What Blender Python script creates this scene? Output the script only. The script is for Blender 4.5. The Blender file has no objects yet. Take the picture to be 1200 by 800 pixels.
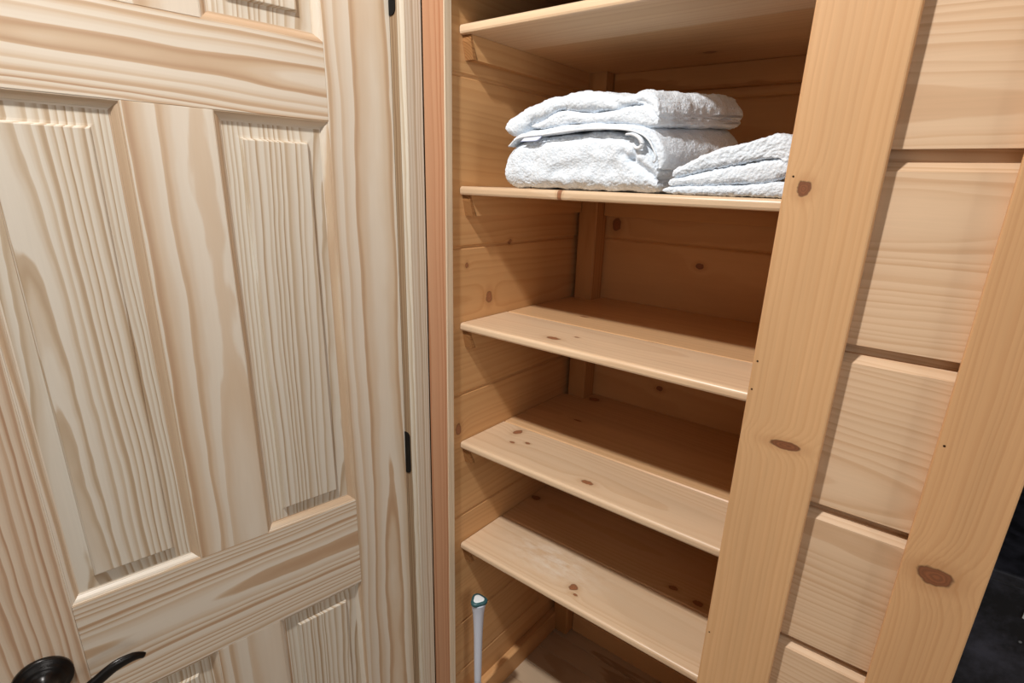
import bpy, bmesh, math, random
from mathutils import Vector, Matrix, noise
random.seed(7)
scn = bpy.context.scene
COL = scn.collection

# ------------------------------------------------------------------ measures
# metres. x to the right along the closet front, y into the closet, z up,
# z = 0 at eye height of the photographer.
CAM = (0.7177, -0.6998, 0.0)
PITCH, ROLL, YAW, FOC, PCX, PCY = 0.32108, 0.033745, 0.657925, 640.884, 608.743, 428.411
Z_FLOOR, Z_CEIL, Z_CLOSET = -1.535, 0.86, -1.273
SHELF_Z = [0.2456, -0.0075, -0.2585, -0.5126, -0.7605]
SHELF_Y0, SHELF_Y1, GROOVE_Y, SHELF_T = 0.0413, 0.474, 0.1849, 0.0150
W, W2, W3, W4 = 0.5473, 0.6419, 0.7470, 0.8233
SEAMS = [0.4635, 0.1716, -0.1158, -0.4077, -0.6907, -0.9847, -1.129]

def lin(c):
    return tuple(((v/255)/12.92 if v/255 <= .04045 else ((v/255+.055)/1.055)**2.4) for v in c) + (1.0,)

# ------------------------------------------------------------------ materials
class NT:
    def __init__(s, name):
        s.mat = bpy.data.materials.new(name); s.mat.use_nodes = True
        s.t = s.mat.node_tree; s.t.nodes.clear()
        s.out = s.n('ShaderNodeOutputMaterial'); s.b = s.n('ShaderNodeBsdfPrincipled')
        s.l(s.b.outputs[0], s.out.inputs[0])
    def n(s, k, **kw):
        nd = s.t.nodes.new(k)
        for a, v in kw.items(): setattr(nd, a, v)
        return nd
    def l(s, a, b): s.t.links.new(a, b)
    def put(s, sock, v):
        if isinstance(v, (int, float)): sock.default_value = v
        elif isinstance(v, (tuple, list)): sock.default_value = v
        else: s.l(v, sock)
    def m(s, op, a, b=0.0, c=None, clamp=False):
        nd = s.n('ShaderNodeMath', operation=op, use_clamp=clamp)
        s.put(nd.inputs[0], a); s.put(nd.inputs[1], b)
        if c is not None: s.put(nd.inputs[2], c)
        return nd.outputs[0]
    def vm(s, op, a, b):
        nd = s.n('ShaderNodeVectorMath', operation=op)
        s.put(nd.inputs[0], a); s.put(nd.inputs[1], b)
        return nd.outputs[0]
    def grey(s, k):
        c = s.n('ShaderNodeCombineXYZ')
        for i in range(3): s.put(c.inputs[i], k)
        return c.outputs[0]
    def noise(s, vec, scale, detail=2.0, rough=.5):
        nd = s.n('ShaderNodeTexNoise'); s.put(nd.inputs['Vector'], vec)
        nd.inputs['Scale'].default_value = scale; nd.inputs['Detail'].default_value = detail
        nd.inputs['Roughness'].default_value = rough
        return nd.outputs[0]
    def ramp(s, f, stops, interp='LINEAR'):
        nd = s.n('ShaderNodeValToRGB'); cr = nd.color_ramp; cr.interpolation = interp
        while len(cr.elements) < len(stops): cr.elements.new(.5)
        for e, (p, c) in zip(cr.elements, stops): e.position = p; e.color = c if len(c) == 4 else tuple(c)+(1,)
        s.put(nd.inputs[0], f); return nd.outputs[0]
    def mix(s, f, a, b, mode='MIX'):
        nd = s.n('ShaderNodeMix', data_type='RGBA', blend_type=mode)
        s.put(nd.inputs[0], f); s.put(nd.inputs[6], a); s.put(nd.inputs[7], b)
        return nd.outputs[2]
    def maprange(s, v, a, b, c, d, smooth=False):
        nd = s.n('ShaderNodeMapRange', interpolation_type='SMOOTHSTEP' if smooth else 'LINEAR')
        for i, q in enumerate((v, a, b, c, d)): s.put(nd.inputs[i], q)
        return nd.outputs[0]

def wood(name, pale, mid, dark, sp=.006, warp=.012, warp2=.003, fibre=.05, rough=.5, taper=.02,
         knots=(), tone=.10, spec=.35, contrast=1.0, bump=.05, knotcol=(112, 66, 42), kwob=.8, scuff=None):
    """Pine: growth rings round a tree axis that runs beside the board.
    gc = (along, across, depth) in metres, gs = (seed, axis across, axis depth)."""
    s = NT(name)
    gc = s.n('ShaderNodeAttribute', attribute_name='gc').outputs['Vector']
    gs = s.n('ShaderNodeAttribute', attribute_name='gs').outputs['Vector']
    g = s.n('ShaderNodeSeparateXYZ'); s.l(gc, g.inputs[0])
    q = s.n('ShaderNodeSeparateXYZ'); s.l(gs, q.inputs[0])
    cmb = s.n('ShaderNodeCombineXYZ')
    s.l(s.m('MULTIPLY', q.outputs[0], 7.31), cmb.inputs[0]); s.l(s.m('MULTIPLY', q.outputs[0], 3.77), cmb.inputs[1])
    s.l(s.m('MULTIPLY', q.outputs[0], 1.93), cmb.inputs[2])
    seed = cmb.outputs[0]
    def vec(a, b): return s.vm('ADD', s.vm('MULTIPLY', gc, (a, b, b)), seed)
    n1 = s.m('SUBTRACT', s.noise(vec(1.6, 5), 1.0, 1.5), .5)
    n1b = s.m('SUBTRACT', s.noise(s.vm('ADD', vec(2.0, 6), (11.3, 5.1, 2.2)), 1.0, 1.5), .5)
    n2 = s.m('SUBTRACT', s.noise(vec(9, 38), 1.0, 2.0), .5)
    a = s.m('SUBTRACT', g.outputs[1], q.outputs[1])
    a = s.m('ADD', a, s.m('MULTIPLY', n1, warp*2))
    d = s.m('ADD', g.outputs[2], q.outputs[2])
    d = s.m('ADD', d, s.m('MULTIPLY', g.outputs[0], taper))
    d = s.m('ADD', d, s.m('MULTIPLY', n1b, warp*2))
    r = s.m('SQRT', s.m('ADD', s.m('MULTIPLY', a, a), s.m('MULTIPLY', d, d)))
    r = s.m('ADD', r, s.m('MULTIPLY', n2, warp2*2))
    kq = []
    for (kx, ky, rx, ry) in knots:
        dx = s.m('DIVIDE', s.m('SUBTRACT', g.outputs[0], kx), rx)
        dy = s.m('DIVIDE', s.m('SUBTRACT', g.outputs[1], ky), ry)
        qq = s.m('SQRT', s.m('ADD', s.m('MULTIPLY', dx, dx), s.m('MULTIPLY', dy, dy)))
        qq = s.m('ADD', qq, s.m('MULTIPLY', s.m('SUBTRACT', s.noise(gc, 1.1/ry, 3), .5), kwob))
        kq.append(qq)
        # grain bends round the knot
        e = s.m('POWER', 2.718, s.m('MULTIPLY', s.m('MULTIPLY', qq, qq), -.12))
        r = s.m('ADD', r, s.m('MULTIPLY', e, max(rx, ry)*1.1))
    rr = s.m('DIVIDE', r, sp)
    nr = s.n('ShaderNodeTexNoise', noise_dimensions='1D')
    s.l(s.m('ADD', s.m('MULTIPLY', rr, .37), q.outputs[0]), nr.inputs['W']); nr.inputs['Scale'].default_value = 1
    rr = s.m('ADD', rr, s.m('MULTIPLY', nr.outputs[0], 1.6))
    f = s.m('FRACT', rr)
    ringid = s.n('ShaderNodeTexWhiteNoise', noise_dimensions='1D'); s.l(s.m('FLOOR', rr), ringid.inputs['W'])
    prof = s.ramp(f, [(0, (0, 0, 0)), (.28, (.08,)*3), (.52, (.42,)*3), (.80, (1,)*3), (.92, (.85,)*3), (1, (0, 0, 0))], 'EASE')
    prof = s.m('MULTIPLY', prof, s.m('ADD', .45, s.m('MULTIPLY', ringid.outputs[0], .55)))
    prof = s.m('MULTIPLY', prof, contrast, clamp=True)
    col = s.ramp(prof, [(0, lin(pale)), (.5, lin(mid)), (1, lin(dark))])
    big = s.noise(s.vm('ADD', vec(1.1, 9), (3, 8, 1)), 1.0, 3)
    fib = s.m('ADD', s.m('MULTIPLY', s.noise(vec(14, 520), 1.0, 2), .6), s.m('MULTIPLY', s.noise(s.vm('ADD', vec(5, 190), (4, 1, 9)), 1.0, 3, .65), .6))
    k = s.m('ADD', s.m('MULTIPLY', s.m('SUBTRACT', big, .5), tone*2), s.m('MULTIPLY', s.m('SUBTRACT', fib, .5), fibre*2))
    k = s.m('ADD', k, 1.0)
    col = s.mix(1.0, col, s.grey(k), 'MULTIPLY')
    if scuff:
        dx = s.m('DIVIDE', s.m('SUBTRACT', g.outputs[0], scuff[0]), scuff[2]); dy = s.m('DIVIDE', s.m('SUBTRACT', g.outputs[1], scuff[1]), scuff[3])
        e = s.m('POWER', 2.718, s.m('MULTIPLY', s.m('ADD', s.m('MULTIPLY', dx, dx), s.m('MULTIPLY', dy, dy)), -1.0))
        mk = s.maprange(s.noise(s.vm('ADD', s.vm('MULTIPLY', gc, (28, 75, 10)), (2, 7, 1)), 1.0, 5, .7), .40, .66, 0, .75)
        col = s.mix(s.m('MULTIPLY', mk, e), col, lin((236, 224, 208)))
    for qq in kq:
        halo = s.maprange(qq, 1.0, 2.6, .30, 0, True)
        col = s.mix(halo, col, lin(dark))
        rim = s.m('SINE', s.m('MULTIPLY', qq, 17))
        inner = s.mix(s.maprange(rim, -1, 1, 0, .4), lin(knotcol), lin(tuple(min(255, int(v*1.45)) for v in knotcol)))
        inner = s.mix(s.maprange(qq, .72, .98, 0, .75, True), inner, lin(tuple(int(v*.55) for v in knotcol)))
        col = s.mix(s.maprange(qq, .85, 1.15, .92, 0, True), col, inner)
    s.l(col, s.b.inputs['Base Color'])
    s.b.inputs['Roughness'].default_value = rough
    s.b.inputs['Specular IOR Level'].default_value = spec
    bp = s.n('ShaderNodeBump'); bp.inputs['Strength'].default_value = bump; bp.inputs['Distance'].default_value = .001
    s.l(s.m('ADD', s.m('MULTIPLY', prof, .25), fib), bp.inputs['Height']); s.l(bp.outputs[0], s.b.inputs['Normal'])
    return s.mat

def plain(name, col, rough=.5, spec=.5, metal=0.0, bump=0, bscale=200, var=.0, vscale=30, coat=0):
    s = NT(name); tc = s.n('ShaderNodeTexCoord').outputs['Object']
    c = lin(col)
    if var:
        k = s.m('ADD', 1.0, s.m('MULTIPLY', s.m('SUBTRACT', s.noise(tc, vscale, 4), .5), var*2))
        s.l(s.mix(1.0, c, s.grey(k), 'MULTIPLY'), s.b.inputs['Base Color'])
    else: s.b.inputs['Base Color'].default_value = c
    s.b.inputs['Roughness'].default_value = rough; s.b.inputs['Metallic'].default_value = metal
    s.b.inputs['Specular IOR Level'].default_value = spec; s.b.inputs['Coat Weight'].default_value = coat
    if bump:
        bp = s.n('ShaderNodeBump'); bp.inputs['Strength'].default_value = bump; bp.inputs['Distance'].default_value = .001
        s.l(s.noise(tc, bscale, 3), bp.inputs['Height']); s.l(bp.outputs[0], s.b.inputs['Normal'])
    return s.mat

def terry_mat():
    s = NT('terry_cloth'); tc = s.n('ShaderNodeTexCoord').outputs['Object']
    v = s.n('ShaderNodeTexVoronoi'); s.l(tc, v.inputs['Vector']); v.inputs['Scale'].default_value = 280
    h = s.m('ADD', s.m('MULTIPLY', s.m('SUBTRACT', 1.0, v.outputs[0]), .8), s.m('MULTIPLY', s.noise(tc, 700, 2), .6))
    bp = s.n('ShaderNodeBump'); bp.inputs['Strength'].default_value = .6; bp.inputs['Distance'].default_value = .002
    s.l(h, bp.inputs['Height']); s.l(bp.outputs[0], s.b.inputs['Normal'])
    s.l(s.mix(s.noise(tc, 260, 3), lin((224, 233, 243)), lin((240, 247, 254))), s.b.inputs['Base Color'])
    s.b.inputs['Roughness'].default_value = .95; s.b.inputs['Specular IOR Level'].default_value = .1
    s.b.inputs['Sheen Weight'].default_value = .25
    return s.mat

def dusty_black():
    s = NT('dusty_black'); tc = s.n('ShaderNodeTexCoord').outputs['Object']
    v = s.n('ShaderNodeTexVoronoi'); s.l(tc, v.inputs['Vector']); v.inputs['Scale'].default_value = 42
    v.inputs['Randomness'].default_value = 1
    speck = s.maprange(v.outputs[0], .06, .11, 1, 0, True)
    speck = s.m('MULTIPLY', speck, s.maprange(s.noise(tc, 23, 2), .5, .62, 0, .5))
    haze = s.maprange(s.noise(tc, 18, 5, .65), .42, .7, 0, 1)
    col = s.mix(haze, lin((34, 34, 38)), lin((78, 78, 90)))
    s.l(s.mix(speck, col, lin((200, 205, 210))), s.b.inputs['Base Color'])
    s.b.inputs['Roughness'].default_value = .42; s.b.inputs['Specular IOR Level'].default_value = .3
    return s.mat

DOOR = dict(pale=(218, 206, 189), mid=(202, 178, 150), dark=(177, 142, 110))
M = {}
M['door_stile'] = wood('door_pine_stile', **DOOR, rough=.38, sp=.017, warp=.012, fibre=.03, taper=.012, contrast=.95,
                       knots=())
M['door_stile_tan'] = wood('door_pine_stile_tan', pale=(212, 194, 172), mid=(194, 165, 137), dark=(168, 130, 100), rough=.38, sp=.0085, warp=.012, warp2=.003, fibre=.04, taper=.014)
M['door_rail'] = wood('door_pine_rail', **DOOR, rough=.38, sp=.0095, warp=.016, warp2=.0022, fibre=.03, taper=.022)
M['door_panel'] = wood('door_pine_panel', pale=(214, 205, 190), mid=(196, 178, 154), dark=(170, 144, 114), sp=.0066,
                       warp=.011, warp2=.0022, fibre=.04, taper=.02)
M['casing'] = wood('casing_pine', pale=(216, 208, 192), mid=(204, 190, 168), dark=(184, 164, 138), sp=.007, warp=.004, fibre=.05, taper=.01)
M['strip'] = wood('pale_edge_strip', pale=(226, 206, 178), mid=(214, 190, 160), dark=(192, 162, 128), sp=.008, warp=.004, fibre=.05, taper=.01, contrast=.6)
M['jamb'] = wood('jamb_pine_shaded', pale=(160, 136, 108), mid=(148, 122, 94), dark=(126, 100, 74), sp=.008, warp=.004, fibre=.05, taper=.01)  # pine darkened so that the jamb's shade sits in its colour
M['red_stile'] = wood('reddish_pine', pale=(190, 142, 108), mid=(174, 120, 86), dark=(140, 86, 54), sp=.010, warp=.010,
                      warp2=.002, fibre=.07, taper=.02, contrast=.6)
STILE = dict(pale=(216, 171, 124), mid=(202, 152, 104), dark=(172, 118, 74))
M['stile'] = wood('honey_pine_stile', **STILE, sp=.008, warp=.008, warp2=.002, fibre=.09, taper=.012, tone=.24, contrast=.26,
                  knots=[(.005, .569, .0085, .0075), (-.301, .602, .0055, .017)])
M['stile_far'] = wood('honey_pine_stile_far', pale=(206, 160, 114), mid=(191, 141, 95), dark=(162, 110, 68), sp=.006, warp=.009, warp2=.002, fibre=.09, taper=.012, tone=.22, contrast=.30,
                      knots=[(-.4054, .779, .0115, .0165)])
M['board'] = wood('pine_wall_board', pale=(219, 187, 153), mid=(204, 166, 129), dark=(172, 128, 92), sp=.0062, warp=.020,
                  warp2=.002, fibre=.06, taper=.03, tone=.12, contrast=.5)
CL = dict(pale=(208, 160, 109), mid=(194, 142, 90), dark=(163, 106, 58))
M['inner'] = wood('closet_pine_left', **CL, sp=.013, warp=.02, fibre=.05, taper=.03, tone=.20, contrast=.34,
                  knots=[(.126, -.2192, .0085, .0125), (.0366, -.4835, .0075, .0125), (.190, -.1135, .005, .005), (.0607, -.1499, .004, .005)],
                  knotcol=(140, 92, 62))
M['inner_back'] = wood('closet_pine_back', **CL, sp=.013, warp=.018, fibre=.05, taper=.03, tone=.20, contrast=.34,
                       knots=[(.0832, -.0831, .010, .015), (.2914, -.1565, .009, .006), (.2346, -.4526, .008, .006)], knotcol=(120, 70, 40))
SH = dict(pale=(222, 192, 158), mid=(208, 172, 134), dark=(180, 138, 96), rough=.36, spec=.5)
def shelf_mat(name, kn, sc=None, cols=None): return wood(name, **{**SH, **(cols or {})}, sp=.012, warp=.016, fibre=.05, taper=.02, tone=.22, contrast=.34, knots=kn, knotcol=(134, 84, 54), kwob=1.0, scuff=sc)
COLS_REAR_SHADED = dict(pale=(216, 176, 132), mid=(202, 158, 110), dark=(172, 122, 76))  # deeper, more saturated tone puts the closet's shade into the rear boards
M['shelf1'] = shelf_mat('shelf_pine_knot_under', [(.30, .20, .012, .009)])
M['shelf2'] = shelf_mat('shelf_pine_edge_knot', [(.212, .040, .004, .012)])
M['shelf3'] = shelf_mat('shelf_pine_small_knots', [(.1891, .0789, .014, .007), (.2167, .1144, .005, .003), (.3332, .185, .02, .004)])
M['shelf4'] = shelf_mat('shelf_pine_dark_knots', [(.0559, .159, .008, .012), (.2822, .077, .012, .006), (.105, .130, .006, .004), (.078, .112, .006, .004)])
M['shelf5'] = shelf_mat('shelf_pine_one_knot', [(.2658, .0854, .009, .009), (.28, .07, .005, .003)], (.19, .125, .10, .045))
REAR = [[(.30, .36, .012, .008)], [], [(.14, .262, .010, .003)], [(.12, .30, .010, .003), (.08, .44, .014, .01)], [(.012, .30, .012, .009), (.42, .215, .009, .006), (.475, .205, .010, .007)]]
for _i, _k in enumerate(REAR): M['rear%d' % (_i+1)] = shelf_mat('shelf_pine_rear_shaded_%d' % (_i+1), _k, None, COLS_REAR_SHADED)
M['post'] = wood('corner_post_pine', pale=(200, 150, 98), mid=(188, 136, 84), dark=(160, 108, 60), sp=.009, warp=.006, fibre=.05, taper=.01)
M['cleat_end'] = wood('cleat_end_wood', pale=(170, 122, 76), mid=(156, 108, 64), dark=(130, 86, 48), sp=.004, warp=.004, fibre=.05)  # cleat ends in a darker wood tone than the cleats
M['floorboard'] = wood('closet_floor_board', pale=(192, 168, 140), mid=(178, 150, 120), dark=(150, 120, 90), sp=.012, warp=.012, fibre=.05)
M['terry'] = terry_mat()
M['hem'] = plain('woven_hem', (236, 242, 248), .85, .15, bump=.4, bscale=900)
M['label'] = plain('care_label_cloth', (226, 232, 250), .7, .2)
M['label_edge'] = plain('label_print', (130, 140, 170), .7, .2)
M['bronze'] = plain('oil_rubbed_bronze', (30, 26, 24), .30, .6, .55, var=.25, vscale=60)
M['black_hinge'] = plain('black_hinge_metal', (9, 9, 9), .55, .3, .2)
M['white_plastic'] = plain('white_plastic', (216, 222, 236), .42, .4)
M['white_cap'] = plain('white_plastic_cap', (240, 246, 248), .35, .5)
M['teal'] = plain('teal_plastic', (52, 92, 96), .4, .5)
M['black_dust'] = dusty_black()
M['black_void'] = plain('unlit_recess_black', (5, 5, 5), .9, .05)  # near-black colour stands in for the unlit depth of the recess
M['nail'] = plain('nail_hole', (52, 34, 20), .9, .1)
M['floor'] = plain('room_floor', (150, 140, 128), .6, .3, var=.06)

# ------------------------------------------------------------------ mesh building
AX = {'x': 0, 'y': 1, 'z': 2}
class MB:
    def __init__(s): s.v, s.f, s.gc, s.gs, s.sm = [], [], [], [], []
    def add(s, verts, faces, axes='zxy', gs=(0, 0, .05), smooth=False):
        o = len(s.v)
        for p in verts:
            s.v.append(tuple(p)); s.gc.append(tuple(p[AX[a]] for a in axes)); s.gs.append(gs)
        for f in faces: s.f.append([i+o for i in f]); s.sm.append(smooth)
        return s
    def addbm(s, bm, axes='zxy', gs=(0, 0, .05), smooth=False):
        bm.verts.ensure_lookup_table()
        for i, v in enumerate(bm.verts): v.index = i
        s.add([v.co.copy() for v in bm.verts], [[v.index for v in f.verts] for f in bm.faces], axes, gs, smooth)
        bm.free(); return s
    def box(s, lo, hi, axes='zxy', gs=(0, 0, .05), bev=.0012, seg=2):
        bm = bmesh.new(); bmesh.ops.create_cube(bm, size=1)
        for v in bm.verts:
            v.co = Vector([lo[i]+(v.co[i]+.5)*(hi[i]-lo[i]) for i in range(3)])
        if bev: bmesh.ops.bevel(bm, geom=bm.edges[:], offset=bev, segments=seg, affect='EDGES', profile=.5)
        return s.addbm(bm, axes, gs)
    def prism(s, prof, axis, a0, a1, axes, gs=(0, 0, .05), smooth=False):
        """prof: outline in the two other axes (cyclic order), swept along axis."""
        i = AX[axis]; j, k = (i+1) % 3, (i+2) % 3; n = len(prof); V = []
        for a in (a0, a1):
            for (p, q) in prof:
                t = [0, 0, 0]; t[i] = a; t[j] = p; t[k] = q; V.append(t)
        F = [[m, (m+1) % n, (m+1) % n+n, m+n] for m in range(n)] + [list(range(n))[::-1], list(range(n, 2*n))]
        bm = bmesh.new(); bv = [bm.verts.new(p) for p in V]
        for f in F: bm.faces.new([bv[q] for q in f])
        bmesh.ops.recalc_face_normals(bm, faces=bm.faces[:])
        return s.addbm(bm, axes, gs, smooth)
    def build(s, name, mat, parent=None, kind=None):
        me = bpy.data.meshes.new(name); me.from_pydata(s.v, [], s.f); me.update()
        for nm, dat in (('gc', s.gc), ('gs', s.gs)):
            at = me.attributes.new(nm, 'FLOAT_VECTOR', 'POINT')
            at.data.foreach_set('vector', [c for p in dat for c in p])
        me.polygons.foreach_set('use_smooth', s.sm)
        me.materials.append(mat)
        o = bpy.data.objects.new(name, me); COL.objects.link(o)
        if parent: o.parent = parent
        if kind: o['kind'] = kind
        return o
def empty(name, loc=(0, 0, 0), rz=0):
    o = bpy.data.objects.new(name, None); COL.objects.link(o); o.location = loc; o.rotation_euler.z = rz
    o.empty_display_size = .05
    return o
def tag(o, label, cat, group=None):
    o['label'] = label; o['category'] = cat
    if group: o['group'] = group
    return o
def lathe(prof, seg=48, squash=None):
    """prof: (radius, z) pairs -> verts, faces of a closed turned body."""
    V, F = [], []; n = len(prof)
    for (r, z) in prof:
        for i in range(seg):
            t = 2*math.pi*i/seg; rr = r*(squash(t) if squash else 1)
            V.append((rr*math.cos(t), rr*math.sin(t), z))
    for k in range(n-1):
        for i in range(seg):
            F.append([k*seg+i, k*seg+(i+1) % seg, (k+1)*seg+(i+1) % seg, (k+1)*seg+i])
    F.append(list(range(seg))[::-1]); F.append([(n-1)*seg+i for i in range(seg)])
    return V, F
def catmull(pts, n, closed=False):
    P = [Vector(p) for p in pts]; out = []
    L = [0]
    for a, b in zip(P, P[1:]): L.append(L[-1]+(b-a).length)
    for i in range(n):
        d = L[-1]*i/(n-1); k = 0
        while k < len(P)-2 and d > L[k+1]: k += 1
        t = (d-L[k])/max(L[k+1]-L[k], 1e-9)
        p1, p2 = P[k], P[k+1]; p0 = P[k-1] if k else p1*2-p2; p3 = P[k+2] if k+2 < len(P) else p2*2-p1
        out.append(.5*((2*p1)+(p2-p0)*t+(2*p0-5*p1+4*p2-p3)*t*t+(3*p1-p0-3*p2+p3)*t**3))
    return out
def tube(pts, radii, seg=14, flat=None, n=None):
    """swept tube through pts with per-point (ra, rb) radii."""
    n = n or len(pts)*5; C = catmull(pts, n); V, F = [], []
    m = len(pts)-1
    up0 = Vector((0, 0, 1))
    for i, c in enumerate(C):
        t = (C[min(i+1, n-1)]-C[max(i-1, 0)]).normalized()
        sd = t.cross(up0); sd = sd.normalized() if sd.length > 1e-6 else Vector((1, 0, 0)); up = sd.cross(t)
        u = i/(n-1)*m; k = min(int(u), m-1); w = u-k
        ra = radii[k][0]*(1-w)+radii[k+1][0]*w; rb = radii[k][1]*(1-w)+radii[k+1][1]*w
        for j in range(seg):
            th = 2*math.pi*j/seg
            V.append(c+sd*(ra*math.cos(th))+up*(rb*math.sin(th)))
    for i in range(n-1):
        for j in range(seg): F.append([i*seg+j, i*seg+(j+1) % seg, (i+1)*seg+(j+1) % seg, (i+1)*seg+j])
    F.append(list(range(seg))[::-1]); F.append([(n-1)*seg+j for j in range(seg)])
    return V, F
def fixn(mb):
    bm = bmesh.new(); bv = [bm.verts.new(p) for p in mb.v]
    return mb

# ------------------------------------------------------------------ the setting
def S(n): return random.Random(n).uniform(0, 40)

# closet left wall: horizontal planks with a fine V joint
m = MB()
edges = [Z_CEIL] + SEAMS + [Z_CLOSET-.05]
for i in range(len(edges)-1):
    zt, zb = edges[i], edges[i+1]; g = .0022
    m.prism([(.0157, zb), (.495, zb), (.495, zt), (.0157, zt)], 'x', -.024, -.0075, 'yzx', (S(i), (zt+zb)/2, .04))
    prof = [(zb, -.0075), (zb+.0015, -.007), (zb+.004, -.004), (zt-.004, -.004), (zt-.0015, -.007), (zt, -.0075)]
    m.prism(prof, 'y', .0157, .495, 'yzx', (S(i), zb+(zt-zb)*(.35+.3*(i % 2)), .03))
m.build('wall_left', M['inner'], kind='structure')

# closet back wall
m = MB()
for i in range(len(edges)-1):
    zt, zb = edges[i], edges[i+1]
    prof = [(.479, zb), (.4765, zb+.002), (.475, zb+.0045), (.475, zt-.0045), (.4765, zt-.002), (.479, zt), (.495, zt), (.495, zb)]
    m.prism(prof, 'x', -.0075, .64, 'xzy', (S(i+20), zb+(zt-zb)*(.3+.4*(i % 2)), .03))
m.build('wall_back', M['inner_back'], kind='structure')

# closet right wall (behind the right stile)
m = MB()
for i in range(len(edges)-1):
    zt, zb = edges[i], edges[i+1]
    m.box((.575, .0157, zb), (.592, .475, zt-.0008), 'yzx', (S(i+40), (zt+zb)/2, .04), .002)
m.build('wall_right', M['inner_back'], kind='structure')
MB().box((-.02, .0157, .84), (.60, .495, .86), 'xyz').build('ceiling', M['inner_back'], kind='structure')

# closet floor: boards running back
m = MB()
for i in range(7):
    y0 = .0157+i*.0667
    m.box((-.004, y0, Z_CLOSET-.02), (.575, y0+.0660, Z_CLOSET), 'xyz', (S(i+60), y0+.03, .04), .001)
m.build('floor', M['floorboard'], kind='structure')
MB().box((-.0035, -.0, Z_FLOOR), (.56, .0157, Z_CLOSET-.0005), 'xzy').build('trim_5', M['stile_far'], kind='structure')

# base board along the closet's left wall, and along the back
MB().prism([(Z_CLOSET, -.0035), (Z_CLOSET, .0155), (Z_CLOSET+.0595, .0155), (Z_CLOSET+.0615, .0135), (Z_CLOSET+.0615, -.0035)],
           'y', .018, .4745, 'yzx', (3.1, Z_CLOSET+.03, .05)).build('baseboard_left', M['inner'], kind='structure')
MB().box((.0575, .458, Z_CLOSET), (.575, .4745, Z_CLOSET+.0615), 'xzy', (5.5, Z_CLOSET+.02, .05)).build('baseboard_back', M['inner_back'], kind='structure')

# square corner post
MB().box((.0075, .4259, Z_CLOSET), (.0560, .4745, .84), 'zxy', (8.2, .03, .02), .004, 2).build('trim_4', M['post'], kind='structure')

# narrow reddish stile left of the opening; wide stile right of it; second stile further right
MB().box((-.0480, 0, Z_FLOOR), (.0012, .0157, Z_CEIL), 'zxy', (12.7, -.06, .03), .0014).build('trim_1', M['red_stile'], kind='structure')
MB().box((.0014, -.0004, Z_FLOOR), (.0042, .0157, Z_CEIL), 'zyx', (7.7, -.05, .03), .0006).build('trim_8', M['strip'], kind='structure')
MB().box((.0044, .0005, .292), (W-.0002, .0155, Z_CEIL), 'xzy', (6.6, .25, .03), .0015).build('trim_9', M['stile'], kind='structure')
m = MB(); m.box((W, 0, Z_FLOOR), (W2, .0157, Z_CEIL), 'zxy', (4.4, .50, .02), .0020)
stile = m.build('trim_2', M['stile'], kind='structure')
m = MB(); m.box((W3, 0, Z_FLOOR), (W4, .0157, Z_CEIL), 'zxy', (9.3, .70, .02), .0020)
stile_far = m.build('trim_3', M['stile_far'], kind='structure')
# nail holes in the stiles
def nails(parent, spots):
    m = MB()
    for (x, z, r) in spots:
        V, F = lathe([(r, -.0002), (r*.9, .0004)], 12)
        m.add([(x+a, -c, z+b) for a, b, c in V], F)
    m.build('nail_hole', M['nail'], parent)
nails(stile, [(.5530, -.2010, .0013), (.5520, -.2385, .0012), (.5530, -.6270, .0011), (.5560, .0175, .0012), (.6230, .2120, .0014)])
nails(stile_far, [(.7535, -.2510, .0013)])

# panelled wall between the stiles: lapped boards with bevelled top edges
m = MB()
pitch, z0 = .2093, .0337
for k in range(-4, 8):
    zt = z0-k*pitch; zb = zt-pitch
    prof = [(.016, zb+.0125), (.016, zt-.0092), (.0168, zt-.0084), (.0255, zt), (.0300, zt+.0002), (.0300, zt+.0140), (.044, zt+.0140), (.044, zb+.0142), (.0300, zb+.0142), (.0185, zb+.0132)]
    m.prism(prof, 'x', .592, .8233, 'xzy', (S(k+90), zb+pitch*(.15+.75*random.Random(k).random()), .02+.03*random.Random(k+5).random()))
m.build('wall_front', M['board'], kind='structure')

# wall that carries the door: narrow casing and deep jamb, left of the corner
m = MB(); m.box((-.066, -.0373, Z_FLOOR), (-.0487, -.0008, Z_CEIL), 'zyx', (2.2, -.10, .09), .0012)
m.build('trim_6', M['casing'], kind='structure')
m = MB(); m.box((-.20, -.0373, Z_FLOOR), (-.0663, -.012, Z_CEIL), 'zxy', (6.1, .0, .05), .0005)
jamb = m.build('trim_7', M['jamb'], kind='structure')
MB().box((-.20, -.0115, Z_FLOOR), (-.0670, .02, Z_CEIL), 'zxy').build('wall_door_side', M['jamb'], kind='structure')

MB().box((-.20, -2.2, Z_FLOOR), (-.0487, -.80, Z_CEIL), 'yzx', (1.7, -.4, .05)).build('wall_door_far_side', M['board'], kind='structure')
MB().box((-.20, -.7995, .556), (-.0487, -.0376, Z_CEIL), 'yzx', (2.9, .7, .05)).build('wall_above_door', M['board'], kind='structure')
# room floor
m = MB(); m.box((-1.6, -2.2, Z_FLOOR-.05), (2.2, 1.2, Z_FLOOR), 'xyz', bev=0); m.build('floor_room', M['floor'], kind='structure')

# dark recess beyond the right stile
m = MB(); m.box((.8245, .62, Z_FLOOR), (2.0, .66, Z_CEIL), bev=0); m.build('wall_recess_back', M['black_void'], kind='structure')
m = MB(); m.box((.8095, .0405, Z_FLOOR), (.8233, .62, Z_CEIL), bev=0); m.build('wall_recess_side', M['black_void'], kind='structure')

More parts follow.
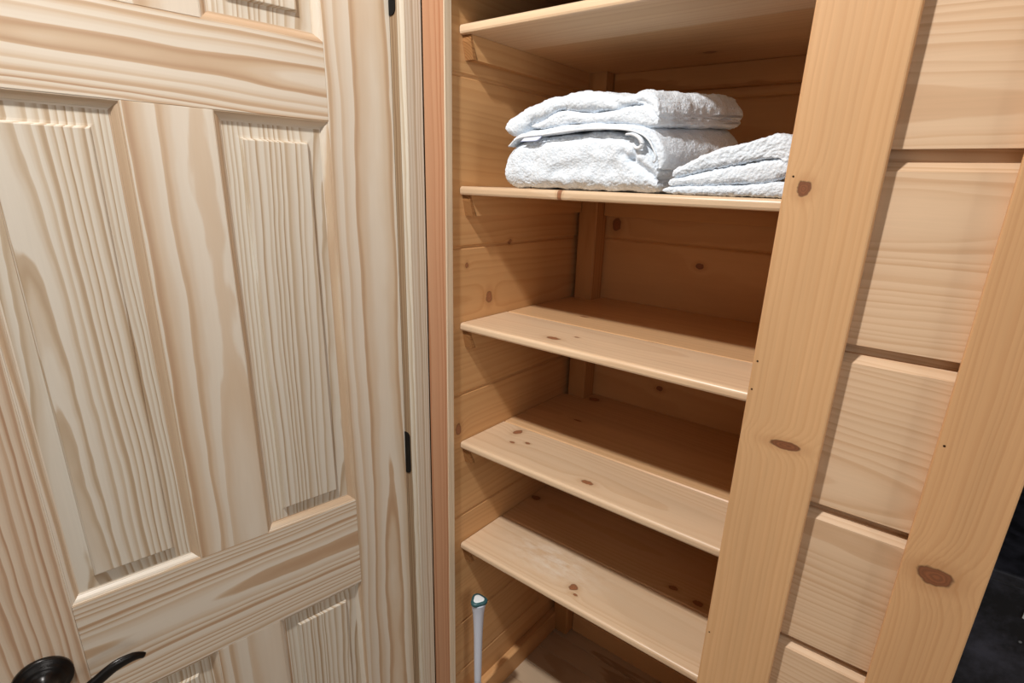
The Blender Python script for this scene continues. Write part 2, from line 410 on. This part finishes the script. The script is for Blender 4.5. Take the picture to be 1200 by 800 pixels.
# ------------------------------------------------------------------ the door (ajar by nine degrees)
DA = 0.15648
door = empty('door_1', (-.0829, -.0379, Z_FLOOR+.008), math.atan2(-math.cos(DA), -math.sin(DA)))
door['kind'] = 'structure'
DZ = Z_FLOOR+.008
u1, u2, u3, u4, DW = .1153, .2819, .3878, .5567, .672
top, bot = .535-DZ, 0
h0 = .422-DZ; h1 = .1928-DZ; h2 = .0835-DZ; h3 = -.5999-DZ; h4 = -.7932-DZ; h5 = -1.292-DZ
TH = .035
def dbox(name, lo, hi, axes, gs, mat):
    return MB().box((lo[0], -TH, lo[1]), (hi[0], 0, hi[1]), axes, gs, .0005, 1).build(name, M[mat], door)
dbox('stile', (0.0, 0), (u1, top), 'zxy', (31.0, .040, .024), 'door_stile')
dbox('stile', (u4, 0), (DW, top), 'zxy', (5.9, .67, .035), 'door_stile_tan')
for nm, a, b, sd in (('top_rail', h0+.001, top, 4.2), ('frieze_rail', h2, h1, 14.6), ('lock_rail', h4, h3, 23.7), ('bottom_rail', 0, h5, 9.9)):
    dbox(nm, (u1+.0002, a), (u4-.0002, b), 'xzy', (sd, a+.55*(b-a), .016), 'door_rail')
for a, b, sd in ((h1, h0, 3.3), (h3, h2, 17.4), (h5, h4, 29.4)):
    dbox('mullion', (u2, a+.0002), (u3, b-.0002), 'zxy', (sd, u2+.02, .05), 'door_stile')
def ring_loft(rects):
    V, F = [], []
    for (a0, a1, b0, b1, y) in rects: V += [(a0, y, b0), (a1, y, b0), (a1, y, b1), (a0, y, b1)]
    for k in range(len(rects)-1):
        for j in range(4): F.append([k*4+j, k*4+(j+1) % 4, k*4+4+(j+1) % 4, k*4+4+j])
    return V, F
for (a0, a1) in ((u1, u2), (u3, u4)):
    for (b0, b1) in ((h1, h0), (h3, h2), (h5, h4)):
        def rc(d, y): return (a0+d, a1-d, b0+d, b1-d, y)
        # sticking moulding
        V, F = ring_loft([rc(-.0005, -.004), rc(0, -.0006), rc(.0014, -.0008), rc(.0018, -.0024), rc(.0035, -.0030), rc(.0058, -.0045),
                          rc(.0078, -.0068), rc(.0092, -.0085), rc(.0100, -.0088), rc(.0104, -.0104), rc(.0125, -.0106), rc(.0125, -.014)])
        mo = MB()
        # each run of moulding follows the grain of its own side
        for j in range(4):
            sv = [p for k in range(12) for p in (V[k*4+j], V[k*4+(j+1) % 4])]
            mo.add(sv, [[k*2, k*2+1, k*2+3, k*2+2] for k in range(11)], 'xzy' if j in (0, 2) else 'zxy',
                   (a0*31+j*7+b0, (b0 if j in (0, 2) else a0)-.1, .05))
        pn = MB()
        fl = .0365
        V, F = ring_loft([rc(.0115, -.0108), rc(.0300, -.0100), rc(fl-.0032, -.0094), rc(fl-.0022, -.0060), rc(fl-.0014, -.0056), rc(fl-.0010, -.0040), rc(fl, -.0036)])
        n = len(V); F.append([n-4, n-3, n-2, n-1])
        V2, F2 = ring_loft([rc(.0115, -.0108), rc(.0115, -.024)])
        pn.add(V, F, 'zxy', (a0*77+b0*13, a0+(.01 if a0 < .2 else .13), .042))
        pn.add(V2, F2+[[7, 6, 5, 4]], 'zxy', (1, 0, .05))
        p = pn.build('panel', M['door_panel'], door)
        mo.build('panel_moulding', M['door_stile'], p)

# lever handle on its round rose
ROS = (.606, -.697-DZ)
rose = MB()
V, F = lathe([(.0350, .0002), (.0350, .0045), (.0340, .0060), (.0320, .0070), (.0285, .0078), (.0265, .0100), (.0225, .0118), (.0160, .0130), (.0150, .0165), (.0125, .0180), (.0115, .030), (.0125, .040), (.0130, .0485), (.0110, .0515)], 64)
rose.add([(ROS[0]+a, c, ROS[1]+b) for a, b, c in V], F, smooth=True)
handle = rose.build('door_handle', M['bronze'], door)
handle['label'] = 'dark bronze round rose and lever handle'
L = [(ROS[0], .047, ROS[1]), (ROS[0]-.016, .052, ROS[1]-.006), (ROS[0]-.036, .055, ROS[1]-.008), (ROS[0]-.056, .056, ROS[1]+.0015),
     (ROS[0]-.078, .055, ROS[1]+.0115), (ROS[0]-.098, .053, ROS[1]+.0125), (ROS[0]-.110, .051, ROS[1]+.008), (ROS[0]-.1150, .050, ROS[1]+.004)]
V, F = tube(L, [(.010, .0105), (.009, .0105), (.0066, .0100), (.0056, .0088), (.0052, .0090), (.0050, .0088), (.0044, .0074), (.0026, .0044)], 20, n=60)
MB().add(V, F, smooth=True).build('lever', M['bronze'], handle)

# black hinge leaves let into the jamb
for zc in (-.532, .296, -1.33):
    w, h, r = .0185, .046, .0095
    P = []
    for cx, cz, a0 in ((w-r, h-r, 0), (-w, h, None), (-w, -h, None), (w-r, -h+r, -90)):
        if a0 is None: P.append((cx, cz)); continue
        for i in range(9):
            t = math.radians(a0+i*90/8); P.append((cx+r*math.cos(t), cz+r*math.sin(t)))
    hm = MB(); n = len(P)
    X = lambda p, y: (-.0868+p[0], y, zc+p[1])
    hm.add([X(p, -.0392) for p in P]+[X(p, -.0370) for p in P],
           [list(range(n))[::-1], list(range(n, 2*n))]+[[i, (i+1) % n, n+(i+1) % n, n+i] for i in range(n)])
    hm.build('hinge_leaf', M['black_hinge'], jamb)['label'] = 'black hinge leaf with rounded corners'

# ------------------------------------------------------------------ shelves
labels = ['topmost pine shelf above the towels, its underside showing',
          'pine shelf that carries the white towels, seen edge on',
          'empty pine shelf directly below the towel shelf, groove near its middle',
          'empty pine shelf, second one below the towel shelf, dark knots at left',
          'lowest pine shelf, above the white brush handle, whitish scuffs on its front board']
X0, X1 = -.0028, .5735
for i, z in enumerate(SHELF_Z):
    sh = empty('shelf', (0, 0, 0)); tag(sh, labels[i], 'shelf', 'pine closet shelves')
    y0, t = SHELF_Y0, SHELF_T
    g = GROOVE_Y
    pf = []
    for a in range(0, 91, 15):
        pf.append((y0+.006-.006*math.cos(math.radians(a)), z-.006+.006*math.sin(math.radians(a))))
    pf += [(g-.0028, z), (g-.0004, z-.0024), (g-.0004, z-t), (y0+.004, z-t), (y0+.0012, z-t+.0012), (y0, z-t+.004)]
    MB().prism(pf, 'x', X0, X1, 'xyz', (S(i+200), .09+.03*(i % 3), -z+.03), False).build('front_board', M['shelf%d' % (i+1)], sh)
    pr = [(g, z-.0034), (g+.0034, z-.0002), (g+.005, z), (SHELF_Y1-.049, z), (SHELF_Y1, z), (SHELF_Y1, z-t), (g, z-t)]
    # the rear board is notched round the corner post
    m = MB()
    m.prism(pr[:4]+[(SHELF_Y1-.049, z-t), (g, z-t)], 'x', X0, X1, 'xyz', (S(i+210), .30, -z+.035))
    m.prism([(SHELF_Y1-.049, z), (SHELF_Y1-.0005, z), (SHELF_Y1-.0005, z-t), (SHELF_Y1-.049, z-t)], 'x', .0575, X1, 'xyz', (S(i+210), .30, -z+.035))
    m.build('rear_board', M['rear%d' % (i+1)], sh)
    ct = z-t-.0003; cb = ct-.036
    for (xa, xb) in ((-.0036, .0150), (.5585, .5747)):
        m = MB(); m.prism([(.0520, ct), (.0555, ct-.012), (.0640, cb+.002), (.0660, cb), (.4235, cb), (.4235, ct)], 'x', xa, xb, 'yzx', (S(i+220), cb-.05, .05))
        cl = m.build('cleat', M['inner'], sh)
        m = MB(); m.prism([(.0495, ct), (.0495, ct-.010), (.0535, cb+.010), (.0560, cb), (.0664, cb), (.0555, ct-.012), (.0520, ct)], 'x', xa, xb, 'yzx', (S(i+225), cb-.02, .02))
        m.build('cleat_end', M['cleat_end'], cl)['label'] = 'darker end of the cleat'
    m = MB(); m.box((.0575, .4560, cb-.006), (.558, .4745, ct), 'xzy', (S(i+230), cb-.05, .05), .0012); m.build('rear_cleat', M['post'], sh)

# ------------------------------------------------------------------ towels
ZS = SHELF_Z[1]
def loft(top, bottom, y0, y1, rad=.014, ns=90, step=.0026, shear=0.0, shear_left=0.0, seed=0, amp=.0011, big=.0022, ybulge=0.0, rise=0.0, carve=None):
    """thick soft slab: its section runs between the curves top and bottom (x, z) and from y0 to y1."""
    T = catmull([(a, 0, b) for a, b in top], ns); B = catmull([(a, 0, b) for a, b in bottom], ns)
    mn = min(max((a-b).length for a, b in zip(T, B)), .2)
    npy = max(10, int((y1-y0)/step)); npz = max(5, int(mn/step))
    V, F = [], []
    ring = []
    for j in range(npy): ring.append((j/npy, 1.0))
    for j in range(npz): ring.append((1.0, 1-2*j/npz))
    for j in range(npy): ring.append((1-j/npy, -1.0))
    for j in range(npz): ring.append((0.0, -1+2*j/npz))
    K = len(ring); x0 = min(p.x for p in T); x1 = max(p.x for p in T)
    for i in range(ns):
        c = (T[i]+B[i])/2; h = (T[i]-B[i])/2; H = h.length
        hd = h.normalized() if H > 1e-6 else Vector((0, 0, 1))
        e = min(i, ns-1-i)/(ns-1)
        endr = 1.0
        for (fy, fz) in ring:
            y = y0+(y1-y0)*fy; z = H*fz
            r = min(rad, H*.98)
            dy = min(y-y0, y1-y); dz = H-abs(z)
            # round the long corners
            if dy < r and dz < r:
                qy, qz = r-dy, r-dz; L = max(math.hypot(qy, qz), 1e-9); mx = max(qy, qz)
                k = mx/L; qy *= k; qz *= k
                y = (y0+r-qy) if (y-y0) < (y1-y) else (y1-r+qy)
                z = math.copysign(H-r+qz, z)
                z = math.copysign(abs(H-r+qz) , z) if H-r+qz >= 0 else z
            if ybulge: y -= ybulge*math.sin(math.pi*i/(ns-1))*max(0, 1-fy*2)*(1-fz*fz)
            p = c+hd*z
            fx = (p.x-x0)/max(x1-x0, 1e-6)
            dyy = y-.045
            V.append(Vector((p.x+shear*dyy*fx+shear_left*max(0, dyy)*(1-fx), y, p.z+rise*max(0, dyy)*((p.z-ZS)/.09 if p.z < ZS+.09 else 1))))
    for i in range(ns-1):
        for j in range(K): F.append([i*K+j, (i+1)*K+j, (i+1)*K+(j+1) % K, i*K+(j+1) % K])
    F.append([j for j in range(K)]); F.append([(ns-1)*K+j for j in range(K)][::-1])
    bm = bmesh.new(); bv = [bm.verts.new(p) for p in V]
    for f in F: bm.faces.new([bv[q] for q in f])
    bmesh.ops.recalc_face_normals(bm, faces=bm.faces[:])
    bm.normal_update()
    N = [v.normal.copy() for v in bm.verts]
    for v, n in zip(bm.verts, N):
        p = v.co.copy(); sd = Vector((seed*3.1, seed*1.7, seed*.9))
        d = big*noise.noise(p*34+sd)+.55*big*noise.noise(p*75+sd)
        # terry loops: short wavy pile
        w = p*300+sd+Vector((noise.noise(p*60), noise.noise(p*60+sd), noise.noise(p*50)))*2.5
        d += 1.15*amp*noise.noise(w)+.5*amp*noise.noise(p*420+sd)
        if carve:
            for (pts, wd, dp) in carve:
                best = 9
                for (ax, az), (bx, bz) in zip(pts, pts[1:]):
                    ux, uz = bx-ax, bz-az; t = max(0, min(1, ((p.x-ax)*ux+(p.z-az)*uz)/(ux*ux+uz*uz)))
                    best = min(best, math.hypot(p.x-ax-t*ux, p.z-az-t*uz))
                if n.y < .3: d -= dp*math.exp(-(best/wd)**2)*max(0, min(1, (.12-p.y)/.05))
        v.co = p+n*d
        v.co.z = max(v.co.z, ZS+.0004)
    mb = MB(); mb.addbm(bm, 'xyz', (0, 0, 0), True)
    return mb

ZS = SHELF_Z[1]
big_t = empty('bath_towel', (.235, .15, ZS))
tag(big_t, 'large thick white bath towel folded in layers, at left on the towel shelf', 'towel')
def tpart(mb, name, mat, parent):
    o = mb.build(name, mat); o.parent = parent
    o.matrix_parent_inverse = Matrix.Translation(-Vector(parent.location))
    return o
# lower bulk
lower = loft([(.0975, .018), (.0945, .034), (.100, .050), (.128, .066), (.180, .0712), (.250, .0755), (.310, .0725), (.345, .062), (.362, .045), (.3700, .025), (.3715, .012)],
             [(.0980, .012), (.0990, .003), (.108, ZS+.003), (.128, ZS+.0015), (.180, ZS+.001), (.250, ZS+.001), (.300, ZS+.001), (.335, ZS+.001), (.355, ZS+.0015), (.368, -.002), (.3715, .006)],
             .048, .285, .020, 130, .0024, .09, 0, 1, .0013, .0032, .004, .085,
             carve=[([(.326, .038), (.340, .030), (.356, .020), (.380, .008)], .005, .010), ([(.313, .046), (.327, .037), (.333, .043), (.334, .058)], .004, .006),
                    ([(.20, .020), (.25, .028), (.30, .022)], .012, .004)])
lower_o = tpart(lower, 'lower_fold', M['terry'], big_t)
# hemmed flap lying over it and wrapping the right side
flap = loft([(.1075, .0590), (.128, .0738), (.180, .0822), (.250, .0868), (.310, .0842), (.345, .0790), (.3650, .0685), (.3770, .050), (.3800, .034), (.3770, .024)],
            [(.1070, .0560), (.129, .0685), (.180, .0722), (.250, .0780), (.306, .0765), (.336, .0715), (.3530, .0625), (.3640, .048), (.3690, .036), (.3720, .026)],
            .0425, .290, .004, 120, .0024, .10, 0, 2, .0009, .0016, 0, .085)
flap_o = tpart(flap, 'hem_flap', M['terry'], big_t)
# woven hem edge line
hemp = [(.1075, .0418, .0570), (.129, .0412, .0695), (.180, .0408, .0735), (.250, .0405, .0788), (.306, .0407, .0775), (.336, .0408, .0728), (.3530, .0410, .0640), (.3645, .0412, .0490), (.3690, .0415, .0385), (.3650, .042, .0335)]
V, F = tube(hemp, [(.0016, .0014)]*len(hemp), 8, n=90)
tpart(MB().add(V, F, smooth=True), 'hem', M['hem'], flap_o)
# the lower layer's own hem curling outwards under the flap
lip = [(.3185, .0440, .0705), (.330, .0415, .0700), (.3405, .0405, .0655), (.3460, .0405, .0585), (.3440, .0410, .0530), (.3370, .0425, .0525), (.3300, .0445, .0580)]
V, F = tube(lip, [(.0020, .0016), (.003, .0022), (.004, .0026), (.0045, .0030), (.004, .0030), (.003, .0024), (.002, .0018)], 12, n=70)
tpart(MB().add(V, F, smooth=True), 'curled_hem', M['hem'], lower_o)
# second layer
second = loft([(.1500, .0880), (.1760, .0950), (.2010, .1070), (.2470, .1015), (.2960, .1030), (.334, .1090), (.352, .1010), (.3625, .0905), (.3640, .0860)],
              [(.1480, .0830), (.1760, .0830), (.2010, .0845), (.2470, .0865), (.2960, .0850), (.334, .0800), (.350, .0785), (.3610, .0800), (.3640, .0830)],
              .0445, .285, .009, 110, .0024, .13, 0, 3, .0011, .0022, 0, .085)
tpart(second, 'middle_fold', M['terry'], big_t)
# thick top fold
upper = loft([(.0955, .088), (.0985, .0985), (.120, .1085), (.144, .1170), (.170, .1240), (.196, .1285), (.241, .1300), (.286, .1240), (.3115, .1215), (.332, .1265), (.348, .1235), (.360, .1080), (.3630, .0960)],
             [(.0962, .083), (.102, .0745), (.124, .0735), (.149, .0870), (.172, .0945), (.2008, .1065), (.2467, .1005), (.290, .1020), (.318, .1022), (.338, .1000), (.352, .0950), (.361, .0900), (.3630, .0925)],
             .0470, .285, .016, 130, .0024, .14, 0, 5, .0012, .0034, .002, .085, carve=[([(.285, .118), (.31, .106), (.3345, .1035)], .004, .004), ([(.335, .112), (.352, .104)], .004, .004)])
tpart(upper, 'top_fold', M['terry'], big_t)
# care label
lb = MB(); V = [(.1330, .0400, .0640), (.1660, .0392, .0650), (.1745, .0402, .0708), (.1395, .0408, .0690)]
lb.add(V+[(a, b+.0007, c) for a, b, c in V], [[0, 1, 2, 3], [7, 6, 5, 4], [0, 4, 5, 1], [1, 5, 6, 2], [2, 6, 7, 3], [3, 7, 4, 0]])
lab = tpart(lb, 'care_label', M['label'], big_t); lab['label'] = 'small smooth white care label under the hem'
V, F = tube([(.1325, .0397, .0637), (.1665, .0389, .0647), (.1752, .0399, .0710)], [(.0005, .0006)]*3, 6, n=16)
tpart(MB().add(V, F), 'label_border', M['label_edge'], lab)

small = empty('hand_towel', (.46, .12, ZS))
tag(small, 'smaller white hand towel folded in three layers, at right beside the pine stile', 'towel')
top = loft([(.3932, .0195), (.3938, .0245), (.3970, .0285), (.4060, .0315), (.444, .0485), (.480, .0575), (.5050, .0640), (.521, .0672), (.5360, .0630), (.5450, .0500), (.5440, .0330), (.5300, .0205), (.521, .0190)],
           [(.3932, .0188), (.3940, .0150), (.3970, .0142), (.4060, .0165), (.447, .0262), (.484, .0336), (.5050, .0375), (.519, .0402), (.5265, .0398), (.5285, .0380), (.5275, .0360), (.5220, .0345), (.519, .0340)],
           .0440, .165, .010, 110, .0024, .0, .42, 7, .0013, .0018)
tpart(top, 'top_fold', M['terry'], small)
mid = loft([(.3895, .0085), (.3908, .0128), (.4000, .0148), (.447, .0252), (.484, .0325), (.510, .0370), (.5275, .0380), (.540, .0330), (.5445, .0275)],
           [(.3895, .0078), (.3912, .0045), (.4000, .0034), (.447, .0060), (.484, .0082), (.510, .0098), (.5275, .0140), (.540, .0210), (.5445, .0255)],
           .0435, .165, .009, 100, .0024, .0, .42, 8, .0013, .0016)
tpart(mid, 'middle_fold', M['terry'], small)
low = loft([(.3825, -.0015), (.3900, .0028), (.420, .0046), (.458, .0060), (.500, .0085), (.530, .0120), (.548, .0110), (.556, .0040)],
           [(.3825, -.0030), (.3900, ZS+.0012), (.420, ZS+.0010), (.458, ZS+.0010), (.500, ZS+.0010), (.530, ZS+.0010), (.548, ZS+.0012), (.556, -.0010)],
           .0430, .165, .0065, 100, .0024, .0, .42, 9, .0013, .0010)
tpart(low, 'bottom_fold', M['terry'], small)

# ------------------------------------------------------------------ toilet brush
bx, by, zt = .0490, .0445, -.8860
br = empty('toilet_brush', (bx, by, Z_CLOSET))
tag(br, 'white plastic brush with a teal rimmed flared handle end standing below the lowest shelf', 'brush')
tri = lambda t: 1+.12*math.cos(3*(t-.55))
zz = zt-Z_CLOSET
prof = [(.0078, .115), (.0085, .16), (.0092, .22), (.0098, .28), (.0108, .31), (.0125, zz-.038), (.0148, zz-.022), (.0168, zz-.010), (.0172, zz-.0075)]
V, F = lathe(prof, 40); MB().add(V, F, smooth=True).build('handle', M['white_plastic'], br)
V, F = lathe([(.0170, zz-.0085), (.0181, zz-.0060), (.0181, zz-.0022), (.0172, zz-.0004), (.0112, zz+.0002)], 48, tri)
ring = MB().add(V, F, smooth=True).build('grip_ring', M['teal'], br); ring['label'] = 'teal ring round the handle end'
V, F = lathe([(.0121, zz-.0004), (.0119, zz+.0005), (.0108, zz+.0010), (.0070, zz+.0011), (.0030, zz+.0011)], 40, tri)
cap = MB().add(V, F, smooth=True).build('end_cap', M['white_cap'], br); cap['label'] = 'glossy white rounded triangular end cap'
V, F = lathe([(.026, 0), (.028, .003), (.0255, .06), (.024, .115), (.020, .122), (.008, .123)], 40)
MB().add(V, F, smooth=True).build('holder', M['white_plastic'], br)

# ------------------------------------------------------------------ black cabinet in the dark recess
cab = empty('black_cabinet', (1.1, .3, Z_FLOOR))
tag(cab, 'dusty black cabinet in the dark recess at far right, beside the right pine stile', 'cabinet')
cx = 1.1; cy = .3
m = MB(); m.box((.834-cx, .100-cy, 0), (1.45-cx, .60-cy, -.437-Z_FLOOR), bev=.003); m.build('body', M['black_dust'], cab)
m = MB(); m.box((.832-cx, .094-cy, -.4365-Z_FLOOR), (1.452-cx, .61-cy, -.4215-Z_FLOOR), bev=.003); m.build('rim', M['black_dust'], cab)
m = MB(); m.box((.8765-cx, .0985-cy, -.476-Z_FLOOR), (.915-cx, .1002-cy, -.441-Z_FLOOR), bev=.0005); m.build('white_plate', M['white_cap'], cab)['label'] = 'small white plate on the black front'

# ------------------------------------------------------------------ light
def lamp(name, kind, loc, energy, col=(1, 1, 1), size=.04, rot=None, falloff=None, size_y=None):
    l = bpy.data.lights.new(name, kind); l.energy = energy; l.color = col
    if kind == 'AREA':
        l.size = size
        if size_y: l.shape = 'RECTANGLE'; l.size_y = size_y
    else: l.shadow_soft_size = size
    if falloff:
        l.use_nodes = True; nt = l.node_tree; em = nt.nodes['Emission']
        fo = nt.nodes.new('ShaderNodeLightFalloff'); fo.inputs['Strength'].default_value = 1.0
        nt.links.new(fo.outputs[falloff], em.inputs['Strength'])
    o = bpy.data.objects.new(name, l); COL.objects.link(o); o.location = loc
    if rot: o.rotation_euler = rot
    return o
lamp('ceiling_lamp', 'POINT', (.20, -.66, .72), 42, (1.0, .985, .96), .032, falloff='Linear')
lamp('vanity_lamp', 'POINT', (1.75, -.55, .55), 4.0, (1, .98, .95), .03, falloff='Linear')
_d = Vector((.05, 0, -.45))-Vector((1.5, -1.7, .25))
lamp('room_fill', 'AREA', (1.5, -1.7, .25), 3.0, (1, .985, .96), 1.1, _d.to_track_quat('-Z', 'Y').to_euler())  # added soft fill standing in for bounce from the unseen room
_d = Vector((-.1, -.3, -.5))-Vector((2.1, -.55, -.1))
lamp('side_fill', 'AREA', (2.1, -.55, -.1), 6, (1, .985, .95), .6, _d.to_track_quat('-Z', 'Y').to_euler())  # added fill from the right that brightens the door, no lamp there
w = bpy.data.worlds.new('World'); scn.world = w; w.use_nodes = True
bg = w.node_tree.nodes['Background']; bg.inputs[0].default_value = (.95, .88, .80, 1); bg.inputs[1].default_value = .075

# ------------------------------------------------------------------ camera
cd = bpy.data.cameras.new('camera'); cam = bpy.data.objects.new('camera', cd); COL.objects.link(cam)
cd.sensor_fit = 'HORIZONTAL'; cd.sensor_width = 36.0; cd.lens = FOC*36/1200
cd.shift_x = -(PCX-600)/1200; cd.shift_y = (PCY-400)/1200; cd.clip_start = .01
cy_, sy_ = math.cos(YAW), math.sin(YAW)
fwd = Vector((-sy_*math.cos(PITCH), cy_*math.cos(PITCH), -math.sin(PITCH)))
right = Vector((cy_, sy_, 0)); up = right.cross(fwd)
c_, s_ = math.cos(ROLL), math.sin(ROLL)
r2 = c_*right+s_*up; u2_ = -s_*right+c_*up
mat = Matrix((r2, u2_, -fwd)).transposed().to_4x4(); mat.translation = Vector(CAM)
cam.matrix_world = mat
scn.camera = cam
scn.view_settings.view_transform = 'Standard'
scn.view_settings.look = 'None'
scn.view_settings.exposure = 0.0
